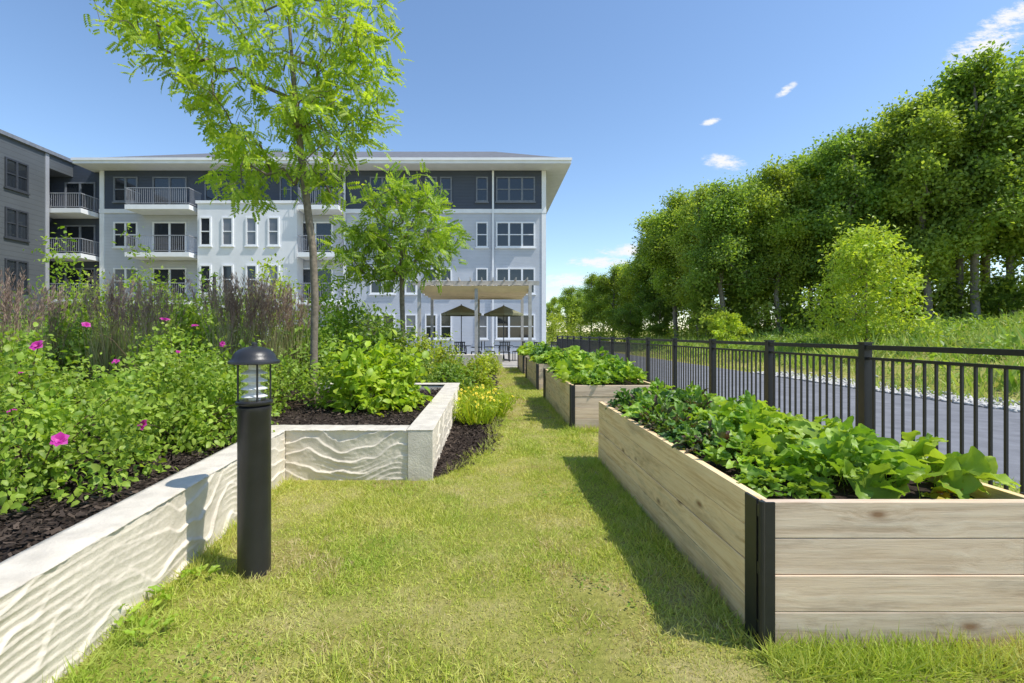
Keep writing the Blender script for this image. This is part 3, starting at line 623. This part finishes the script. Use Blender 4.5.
for (px,top,bot,Yd,r,mt,lab) in ((418,328,352,10.5,.5,'shruby','golden rounded shrub beside the small tree trunk'),(440,338,358,12,.45,'shruby','golden shrub just left of the pergola post'),(452,362,384,9.6,.35,'shrub','low green shrub behind the end of the concrete wall'),(474,360,380,11,.4,'shruby','low yellow green shrub at the bend of the grass path'),(402,352,375,9.2,.5,'shrub','green shrub behind the lime shrub'),(446,350,368,14,.5,'shrub','small green shrub in front of the seat wall, left one'),(488,353,364,15.5,.4,'shruby','small golden shrub in front of the seat wall, right one'),(380,335,360,12,.7,'shruby','golden shrub beyond the lime shrub')):
    x,y,z=at(px,top,Yd); z0=.02 if px>415 else .25; shrub('low_shrub',lab,(x,Yd,z0),r,r,max(.35,z-z0),80,22,.07,.04,M[mt],LEAF8,spread=.08,group='low shrubs along the grass path')
for (px,py,lab) in ((168,603,'broad leafed weed at the wall foot below the bollard shadow'),(196,584,'weed at the wall foot closest to the bollard light'),(118,628,'small weed in the grass left of the bollard light'),(150,640,'weed in the lawn nearest the camera at lower left')):
    Yd=624/(py-VY); o=veg('weed',BIG[:2],M['vegl'],16,.055,.026,.045,.06,.5); o.location=((px-VX)/F*Yd,Yd,0); tag(o,lab,'weed','small weeds beside the concrete wall')

# ------------------------------------------------------------------ trees
def tree(name,label,loc,trunk,targets,tr,per,spread,L,W,tpl,mat,bark,first,step,cat='tree',group=None,out=.6,droop=-.2,up=.7,svar=.35):
    t=empty(name,loc,label,cat,group); base=np.array(loc)
    P,par,w,ends=skeleton(np.asarray(trunk)-base,np.asarray(targets)-base,step,step*.12,first)
    rad=np.maximum(tr*(w/w[0])**.5,tr*.045); nt_=len(trunk); rad[:nt_]=np.maximum(rad[:nt_],tr*np.linspace(1,.25,nt_)); rad[0]*=1.25
    limb_mesh('trunk',P,par,rad,bark,t)
    c=P[ends]; np_mesh('crown',*cloud_leaves(c,per,spread,L,W,tpl,up,out,droop,core=P[nt_-1],svar=svar),mat,t)
    return t
Yt=6.8
lob=[(122,8),(155,32),(190,28),(232,30),(282,18),(322,28),(352,60),(365,88),(205,72),(250,85),(300,85),(338,108),(172,60),(228,122),(284,130),(322,145),(262,165),(216,104),(300,-25),(245,-25),(335,-15),(190,-15),(240,150),(352,120),(325,72),(275,58),(236,185),(318,178),(110,-10),(150,0),(310,115),(360,25),(365,55)]
tg=[]
for (px,py) in lob:
    c=np.array(at(px,py,Yt)); tg.append(c+R.normal(size=(12,3))*[.16,.40,.12])
tg=np.concatenate(tg)
trk=[np.array(at(p,q,Yt)) for p,q in ((314,398),(314,350),(315,300),(313,250),(308,212),(303,170),(297,120),(292,60),(288,5))]
tree('slender_tree','slender garden tree with feathery bright green leaves rising above the mulch bed',tuple(trk[0]),trk,tg,.052,6,.095,.195,.195,COMP,M['locust'],M['bark'],3,.22,out=.7,droop=0)
Yt=12.
lob=[(400,190),(374,206),(426,204),(358,228),(442,232),(400,220),(380,250),(424,246),(364,262),(402,262),(412,198),(385,235),(446,246),(352,246),(408,240),(430,226),(372,238),(392,205),(434,258),(356,266),(416,270),(385,274)]
tg=np.concatenate([np.array(at(a,b_,Yt))+R.normal(size=(11,3))*[.19,.5,.15] for a,b_ in lob])
trk=[np.array(at(p,q,Yt)) for p,q in ((403,372),(403,330),(402,300),(402,275),(401,248),(400,228))]; trk[0][2]=.1
tree('small_tree','smaller leafy tree with rounded crown between the slender tree and the pergola',tuple(trk[0]),trk,tg,.065,6,.12,.25,.25,COMP,M['locust2'],M['bark'],2,.3,out=.6,droop=-.1)
def forest_variant(seed,H,rxy):
    rr=np.random.default_rng(seed); cs=[]; tg=[]
    for k in range(900):
        if len(cs)>=22: break
        p=rr.uniform(-1,1,3); n_=np.linalg.norm(p)
        if n_>1 or n_<.25: continue
        q=p*[rxy*.95,rxy*.95,H*.37]+[0,0,H*.58]
        if all(np.linalg.norm((q-c)*[1,1,.8])>rxy*.40 for c in cs): cs.append(q)
    cs.append(np.array([rr.normal()*.4,rr.normal()*.4,H*.92]))
    for c in cs:
        rl=rr.uniform(.5,1.2)*(rxy/3.0); d=unit(rr.normal(size=(14,3))); d[:,2]=d[:,2]*1.15+.25; tg.append(c+d*rl*rr.uniform(.3,1.15,(14,1)))
    tg=np.concatenate(tg); tg=tg[tg[:,2]>H*.14]; tg[:,2]=np.minimum(tg[:,2],H*.985)
    trk=[np.array([.2*math.sin(i+seed),.2*math.cos(2*i+seed),H*.85*i/7]) for i in range(8)]
    return tg,trk
FV=[]
def forest_tree(i,loc,sc,rz,label,group):
    if FV[i] [1] is False:
        o=FV[i][0]; FV[i][1]=True; o.location=loc; o.rotation_euler=(0,0,rz); o.scale=sc; o['label']=label; o['group']=group
    else: copy_thing(FV[i][0],loc,rz,sc,label,group)
for i in range(5):
    H=18.; tg,trk=forest_variant(40+i,H,[3.0,3.4,2.7,3.6,2.6][i])
    t=tree('woodland_tree','woodland tree',(0,0,0),trk,tg,.23,82,.46,.25,.16,LEAF4,M['forest'] if i not in (2,3) else M['forestl'],M['barkdark'],2,.8,out=.5,droop=0,up=.9,svar=.5)
    FV.append([t,False])
fr=[(676,190,50),(700,184,45),(722,180,42),(752,172,47),(778,160,41),(808,156,42),(832,142,44),(852,124,38),(882,118,41),(904,100,38),(926,88,36),(956,64,37),(978,50,35),(1012,62,35),(1050,38,34),(1105,20,33),(1160,20,33)]
bk=[(668,206,58),(694,190,58),(735,186,54),(765,178,54),(800,152,52),(840,144,50),(872,130,50),(912,112,52),(945,88,48),(990,70,46),(1035,58,44)]
fl=[(553,296,72),(570,286,76),(592,272,70),(614,264,68),(638,252,64),(656,236,60),(580,286,90),(626,262,84),(604,276,95)]
ud=[(660,296,52),(706,292,44),(738,286,43),(790,286,41),(830,288,40),(905,276,38),(948,280,37),(1000,274,35),(1050,268,33),(630,302,58)]
def plant_row(lst,rowname,group,seq,wide=1.0):
    for k,(px,top,Yd) in enumerate(lst):
        x=(px-VX)/F*Yd; z=float(gz(x,Yd)); h=HC+(VY-top)/F*Yd-z; s=h/18.; w=s*R.uniform(.85,1.2)*wide
        forest_tree(seq[k%len(seq)],(x,Yd,z-.1),(w,w,s),R.uniform(0,6.28),f"woodland tree, number {k+1} from the left {rowname}",group)
for l_ in (fr,bk,fl,ud): l_.sort(key=lambda q:q[0])
plant_row(fr,'in the hillside front row','trees of the hillside wood',[0,2,1,3,0,4,2,1,3,0,2,4,1])
plant_row(bk,'in the hillside back row','trees of the hillside wood',[1,3,0,2,4],1.3)
plant_row(fl,'in the low distant tree line','trees of the distant tree line',[2,0,3,1,4],1.15)
plant_row(ud,'in the short understorey row','short trees along the edge of the wood',[3,2,0,1,4],1.6)
us=[]
for k in range(420):
    px=R.uniform(545,1130); Yd=np.interp(px,[545,660,700,1130],[66,56,42,32])+R.uniform(-1,9); x=(px-VX)/F*Yd
    hh=2.6+2.0*float(vnoise(x,Yd,31,.35))
    us.append((x,Yd,float(gz(x,Yd))+R.uniform(0,1)**1.3*hh+.2))
o=np_mesh('undergrowth',*cloud_leaves(np.array(us),100,.65,.28,.18,LEAF4,.9,.1),M['forestl']); tag(o,'dense leafy undergrowth along the foot of the woodland','undergrowth',kind='stuff')
def young(px,top,Yd,rpx,label,nl=20,per=10,L=.2):
    x=(px-VX)/F*Yd; z=float(gz(x,Yd)); h=HC+(VY-top)/F*Yd-z; r=rpx/F*Yd; tg=[]
    for k in range(nl):
        f=(k+.3)/nl; a=k*2.4+R.uniform(0,.6); rr=r*(.95*(1-f)**.65+.05)*R.uniform(.35,1.0)*(.75+.25*min(1,f*4)); c=np.array([x+rr*math.cos(a),Yd+rr*math.sin(a),z+h*(.03+.92*f)+.14*rr])
        tg.append(c+R.normal(size=(per,3))*[r*.16,r*.16,h*.035])
    tg=np.concatenate(tg); tg[:,2]=np.maximum(tg[:,2],z+.15)
    trk=[np.array([x+.05*math.sin(i*2),Yd,z+h*.92*i/6]) for i in range(7)]
    tree('young_tree',label,(x,Yd,z),trk,tg,.06,32,h*.04,L,L*.5,LEAF4,M['young'],M['bark'],0,.4,out=.6,droop=0,group='bright young trees on the slope',svar=.6)
young(866,226,24,56,'bright yellow green young tree standing in front of the dark wood on the slope',34,10,.17)
young(727,313,34,26,'small bright green sapling on the slope left of the larger young tree',12,8,.2)

# ------------------------------------------------------------------ main building
YF=31.; k_=YF/F
def bx(px): return (px-VX)*k_
def bz(py): return HC+(VY-py)*k_
main=empty('apartment_building',(bx(100),YF,0),'long four storey apartment building with navy top floor and grey siding below','building')
def bp(o,root=None):
    root=root or main; o.location=-Vector(root.location); return o
XL,XR=bx(100),bx(546)
def fm(Yf): return lambda u,d,z:(u,Yf-d,z)
def wm(Xf): return lambda u,d,z:(Xf+d,u,z)
bp(MB().box(XL,XR,YF,49,0,9.2).build('wall',M['siding'],main))
bp(MB().box(XL,XR,YF+.01,49,9.2,11.9).build('wall',M['navy'],main))
b=MB()
b.box(XL-.02,XR+.02,YF-.07,YF+.005,9.1,9.36)
for x in (XL,XR-.28): b.box(x,x+.28,YF-.05,YF+.004,0,9.09); b.box(x,x+.28,YF-.05,YF+.004,9.37,11.84)
bp(b.build('trim',M['white'],main))
bp(MB().box(bx(493)-.06,bx(493)+.06,YF-.16,YF-.072,0,11.8).build('downspout',M['white'],main))
bp(MB().box(bx(345)-.06,bx(345)+.06,YF-.16,YF-.072,0,11.8).build('downspout',M['white'],main))
e0,e1,f0,f1=-25.7,5.15,29.7,50.3
r=MB(); r.v=[(e0,f0,12.16),(e1,f0,12.16),(e1,f1,12.16),(e0,f1,12.16),(-19.5,40,16.5),(.6,40,16.5)]; r.f=[(0,1,5,4),(1,2,5),(2,3,4,5),(3,0,4),(0,3,2,1)]
bp(r.build('roof',M['roof'],main))
bp(MB().box(e0,e1,f0-.02,f1,11.86,12.15).build('eaves',M['white'],main))
bp(MB().box(e0-.04,e1+.04,f0-.1,f0-.021,12.03,12.19).build('gutter',M['white'],main))
def window(root,mp,u0,u1,z0,z1,nx=1,nz=2,fr='white',pane='pane',name='window',sill=True):
    t=.09; b=MB(); d=.07
    b.box(u0,u0+t,0,d,z0,z1,mp); b.box(u1-t,u1,0,d,z0,z1,mp); b.box(u0+t,u1-t,0,d,z1-t,z1,mp); b.box(u0+t,u1-t,0,d,z0,z0+t,mp)
    for i in range(1,nx): c=u0+(u1-u0)*i/nx; b.box(c-.06,c+.06,.012,d-.004,z0+t,z1-t,mp)
    for j in range(1,nz):
        c=z0+(z1-z0)*j/nz
        for i in range(nx):
            a0=u0+t if i==0 else u0+(u1-u0)*i/nx+.061; a1=u1-t if i==nx-1 else u0+(u1-u0)*(i+1)/nx-.061
            b.box(a0,a1,.012,d-.02,c-.03,c+.03,mp)
    w=bp(b.build(name,M[fr],root),root)
    MB().box(u0+t-.005,u1-t+.005,.004,.011,z0+t-.005,z1-t+.005,mp).build('pane',M[pane],w)
    if sill: MB().box(u0-.06,u1+.06,.001,.11,z0-.075,z0-.003,mp).build('sill',M[fr],w)
    return w
A=fm(YF)
rows=[(bz(202),bz(177),'midframe'),(bz(247.5),bz(222),'white'),(bz(294),bz(268),'white'),(bz(339),bz(314),'white')]
pl=['pane','pane','panelight']
for ri,(z0,z1,frm) in enumerate(rows):
    for (a,b_,nx) in ((476,488,1),(496,535,3),(425,437,1),(440,452,1),(405,417,1),(370,395,2)):
        pp=pl[int(R.integers(3))]; window(main,A,bx(a),bx(b_),z0,z1,nx,2,frm,'pane' if ri==0 else pp)
for (z0,z1,frm) in rows:
    window(main,A,bx(114),bx(138),z0,z1,2,2,frm,pl[int(R.integers(3))])
    window(main,A,bx(153),bx(187),z0-.55,z1,2,1,frm,'pane','balcony_door',False)
for (a,b_,nx) in ((205,218,1),(232,258,2),(280,292,1)): window(main,A,bx(a),bx(b_),rows[0][0],rows[0][1],nx,2,'midframe')
for (z0,z1,frm) in rows[:3]: window(main,A,bx(298),bx(333),z0-.55,z1,2,1,frm,'pane','balcony_door',False)
BY=29.9; c0=-18.1; c1=-11.9
bp(MB().box(c0,c1,BY,YF-.08,0,9.42).build('bay',M['offwhite'],main)); bp(MB().box(c0-.08,c1+.08,BY-.08,YF-.082,9.425,9.6).build('bay_coping',M['white'],main))
Bm=fm(BY)
for (z0,z1,frm) in rows[1:]:
    for a in (200,222,246,268): window(main,Bm,(a-VX)/F*BY,(a+11.5-VX)/F*BY,z0-.1,z1+.05,1,2,'white',pl[int(R.integers(3))])
def balcony(root,x0,x1,y0,y1,z,h=1.05,rail='greyrail',slab='white'):
    s=bp(MB().box(x0,x1,y0,y1,z-.28,z).build('balcony',M[slab],root),root)
    b=MB(); top=z+h
    b.box(x0,x1,y0,y0+.04,top-.045,top); b.box(x0,x1,y0,y0+.04,z+.08,z+.11)
    for x in (x0,x1-.04): b.box(x,x+.04,y0+.041,y1-.16,top-.045,top); b.box(x,x+.04,y0+.041,y1-.16,z+.08,z+.11)
    for x in np.arange(x0+.06,x1-.06,.12): b.box(x,x+.016,y0+.012,y0+.028,z+.11,top-.045)
    for x in (x0+.012,x1-.028):
        for y in np.arange(y0+.14,y1-.2,.12): b.box(x,x+.016,y,y+.016,z+.11,top-.045)
    b.build('railing',M[rail],s)
for z in (9.25,6.33,3.4):
    balcony(main,-22.3,-18.35,29.45,YF-.08,z); balcony(main,-11.7,-9.2,29.5,YF-.08,z)
wing=empty('building_wing',(-27.1,29.6,0),'dark charcoal sided building wing at the left edge of the photo','building')
WX=-27.1
bp(MB().box(-44,WX,10,29.6,0,12.4).build('wall',M['darksiding'],wing),wing)
bp(MB().box(-44,WX-.002,29.602,33.4,11.55,12.398).build('wall',M['darksiding'],wing),wing)
bp(MB().box(-44,WX+.16,9.9,33.5,12.401,12.62).build('roof_coping',M['midframe'],wing),wing)
bp(MB().box(-44,XL-.01,31.35,45,0,12.3).build('recess_wall',M['navy'],wing),wing)
bp(MB().box(WX+.001,WX+.05,29.35,29.6,0,12.39).build('corner_trim',M['greyrail'],wing),wing)
Wm=wm(WX)
for zc in (1.6,4.6,7.5,10.3):
    for u0 in (14,17.6,21.2,24,26.9):
        window(wing,Wm,u0,u0+1.35,zc-.75,zc+.95,2,2,'darkframe','pane')
for z in (9.1,6.3,3.5): balcony(wing,-28.3,-25.2,29.7,31.3,z,.95,'greyrail','offwhite')
Rm=fm(31.34)
for z in (9.1,6.3,3.5): window(wing,Rm,-27.6,-25.6,z+.1,z+2.1,2,1,'midframe','pane','balcony_door',False)

# ------------------------------------------------------------------ patio
per=empty('pergola',(0,19.2,0),'grey timber pergola with beige shade cloth over the patio','pergola')
for x in (-2.75,-.47,1.68):
    for y in (0,4.4): MB().box(x-.065,x+.065,y-.065,y+.065,0,3.25).build('post',M['grey_timber'],per)
for y in (0,4.4): MB().box(-3.1,2.05,y-.04,y+.04,3.251,3.42).build('beam',M['grey_timber'],per)
for x in np.arange(-2.95,2.0,.45): MB().box(x-.018,x+.018,-.45,4.85,3.422,3.52).build('rafter',M['grey_timber'],per)
gy,gx=np.meshgrid(np.linspace(-.2,4.3,60),np.linspace(-2.7,1.62,8)); grid_obj('shade_cloth',gx,gy,3.21-.26*np.abs(np.sin((gy+.2)*PI/1.125)),M['shade'],per)
seat=MB().box(-1.95,.55,18.45,18.8,0,.5).build('seat_wall',M['cap'],bevel=.01); tag(seat,'low pale seat wall at the end of the grass path','wall')
def parasol(loc,label,cloth,open_=True,r=.95,h=2.55):
    t=empty('parasol',loc,label,'parasol')
    MB().tube([(0,0,0),(0,0,h+.12)],.022,10).build('pole',M['darkframe'],t); MB().lathe([(.25,0),(.25,.06),(.05,.09),(.04,.25)],20).build('base',M['darkframe'],t,True)
    c=MB(); n=8
    if open_:
        c.v=[(0,0,h+.08)]+[(r*math.cos(2*PI*k/n),r*math.sin(2*PI*k/n),h-.32) for k in range(n)]+[(r*math.cos(2*PI*k/n),r*math.sin(2*PI*k/n),h-.42) for k in range(n)]
        c.f=[(0,1+k,1+(k+1)%n) for k in range(n)]+[(1+k,1+n+k,1+n+(k+1)%n,1+(k+1)%n) for k in range(n)]
    else: c.lathe([(.16,1.2),(.2,1.3),(.14,1.9),(.11,2.3),(.05,h+.05),(.01,h+.1)],10)
    c.build('canopy',M[cloth],t)
parasol((-1.25,22.5,.03),'open olive parasol under the pergola, left one','parasol')
parasol((.75,22.95,.03),'open olive parasol under the pergola, right one','parasol')
parasol((-11.4,20,.0),'closed charcoal parasol standing in front of the white bay','charcoal_cloth',False,.9,3.75)
def chair():
    t=empty('patio_chair',(0,0,0),'chair','chair','dark patio chairs')
    MB().box(-.25,.25,-.24,.24,.42,.46).build('seat',M['black'],t)
    b=MB()
    for k in range(6): b.box(-.23+k*.083,-.23+k*.083+.045,.235,.26,.5,.88)
    b.box(-.25,.25,.232,.262,.881,.93); b.build('backrest',M['black'],t)
    for sx in (-1,1):
        for sy in (-1,1): MB().box(sx*.23-.018,sx*.23+.018,sy*.22-.018,sy*.22+.018,0,.42).build('leg',M['black'],t)
        MB().box(sx*.25-.02,sx*.25+.02,-.22,.23,.64,.67).build('armrest',M['black'],t)
    return t
c0_=chair(); first=True
for (x,y,rz,lab) in ((-1.95,22.3,1.5,'dark patio chair at the left side of the left parasol table'),(-1.25,21.6,3.1,'dark patio chair with its back to the path at the left parasol table'),(-.55,22.4,-1.5,'dark patio chair right of the left parasol table'),(.08,22.8,1.6,'dark patio chair left of the right parasol table'),(.75,22.1,3.2,'dark patio chair with its back to the path at the right parasol table'),(1.45,22.9,-1.4,'dark patio chair right of the right parasol table'),(2.3,20.6,2.6,'dark patio chair standing just right of the pergola'),(2.9,21.2,3.4,'dark patio chair nearest the far end of the fence')):
    if first: c0_.location=(x,y,.03); c0_.rotation_euler=(0,0,rz); c0_['label']=lab; first=False
    else: copy_thing(c0_,(x,y,.03),rz,1.0,lab)
for (x,y,lab) in ((-1.25,22.5,'round dark patio table under the left parasol'),(.75,22.95,'round dark patio table under the right parasol')):
    t=empty('patio_table',(x,y,.03),lab,'table','round patio tables'); MB().lathe([(.45,.70),(.46,.715),(.45,.73)],28).build('tabletop',M['darkframe'],t,True)
    for k in range(4):
        a=PI/4+k*PI/2; MB().tube([(.34*math.cos(a),.34*math.sin(a),0),(.30*math.cos(a),.30*math.sin(a),.70)],.018,8).build('leg',M['darkframe'],t)

# ------------------------------------------------------------------ light, sky, camera
EL=math.radians(57); AZ=math.radians(19)
sv=Vector((math.cos(EL)*math.cos(AZ),-math.cos(EL)*math.sin(AZ),math.sin(EL)))
L=bpy.data.lights.new('sun','SUN'); L.energy=5.0; L.angle=math.radians(.53); L.color=(1,.955,.88)
so=bpy.data.objects.new('sun',L); so.rotation_euler=sv.to_track_quat('Z','Y').to_euler(); so.location=(20,-5,30); COL.objects.link(so)
w=bpy.data.worlds.new('World'); SC.world=w; w.use_nodes=True; nt=w.node_tree; bg=nt.nodes['Background']
sky=nd(nt,'ShaderNodeTexSky',sky_type='NISHITA'); sky.sun_disc=False; sky.sun_elevation=EL; sky.sun_rotation=PI/2+AZ; sky.air_density=1.0; sky.dust_density=.3; sky.ozone_density=1.8
tc=nd(nt,'ShaderNodeTexCoord'); sp=nd(nt,'ShaderNodeSeparateXYZ'); nt.links.new(tc.outputs['Generated'],sp.inputs[0])
def mth(op,a,b=None,clamp=False):
    n=nd(nt,'ShaderNodeMath',operation=op); n.use_clamp=clamp
    for i,v in enumerate((a,b)):
        if v is None: continue
        if isinstance(v,bpy.types.NodeSocket): nt.links.new(v,n.inputs[i])
        else: n.inputs[i].default_value=v
    return n.outputs[0]
yy=mth('MAXIMUM',sp.outputs[1],.05); u=mth('DIVIDE',sp.outputs[0],yy); v=mth('DIVIDE',sp.outputs[2],yy)
cb=nd(nt,'ShaderNodeCombineXYZ'); nt.links.new(u,cb.inputs[0]); nt.links.new(v,cb.inputs[1])
tot=None
for (px,py,rx,ry_,rot) in ((724,162,32,12,-8),(640,250,64,11,4),(566,281,40,12,6),(786,90,20,6,35),(710,122,17,5,15),(985,46,62,26,25),(1012,16,60,16,25),(600,262,46,9,0)):
    m=nd(nt,'ShaderNodeMapping',vector_type='TEXTURE'); m.inputs['Location'].default_value=((px-VX)/F,(VY-py)/F,0); m.inputs['Rotation'].default_value=(0,0,math.radians(rot)); m.inputs['Scale'].default_value=(rx/F,ry_/F,1)
    nt.links.new(cb.outputs[0],m.inputs[0]); ln=nd(nt,'ShaderNodeVectorMath',operation='LENGTH'); nt.links.new(m.outputs[0],ln.inputs[0])
    k=mth('SUBTRACT',1.0,ln.outputs['Value'],True); tot=k if tot is None else mth('MAXIMUM',tot,k)
nz=nd(nt,'ShaderNodeTexNoise'); nz.inputs['Scale'].default_value=46; nz.inputs['Detail'].default_value=9; nz.inputs['Roughness'].default_value=.7
mp_=nd(nt,'ShaderNodeMapping'); mp_.inputs['Scale'].default_value=(.8,2.0,1); mp_.inputs['Rotation'].default_value=(0,0,-.25); nt.links.new(cb.outputs[0],mp_.inputs[0]); nt.links.new(mp_.outputs[0],nz.inputs['Vector'])
val=mth('MULTIPLY',mth('POWER',tot,.5),nz.outputs['Fac']); mr=nd(nt,'ShaderNodeMapRange',interpolation_type='SMOOTHSTEP'); mr.inputs[1].default_value=.24; mr.inputs[2].default_value=.5; nt.links.new(val,mr.inputs[0])
hs_=nd(nt,'ShaderNodeHueSaturation'); hs_.inputs['Saturation'].default_value=1.06; hs_.inputs['Value'].default_value=1.46; nt.links.new(sky.outputs[0],hs_.inputs['Color'])
nt.links.new(mixc(nt,mr.outputs[0],hs_.outputs[0],(6.4,6.5,6.6)),bg.inputs[0]); bg.inputs[1].default_value=.15
cam=bpy.data.cameras.new('camera'); co=bpy.data.objects.new('camera',cam); COL.objects.link(co); co.location=(0,0,HC); co.rotation_euler=(PI/2,0,0)
cam.sensor_width=36; cam.lens=F/1024*36; cam.shift_x=(512-VX)/1024; cam.shift_y=-(341.5-VY)/1024; cam.clip_start=.05; cam.clip_end=3000
SC.camera=co
SC.view_settings.view_transform='Standard'; SC.view_settings.look='None'; SC.view_settings.exposure=0
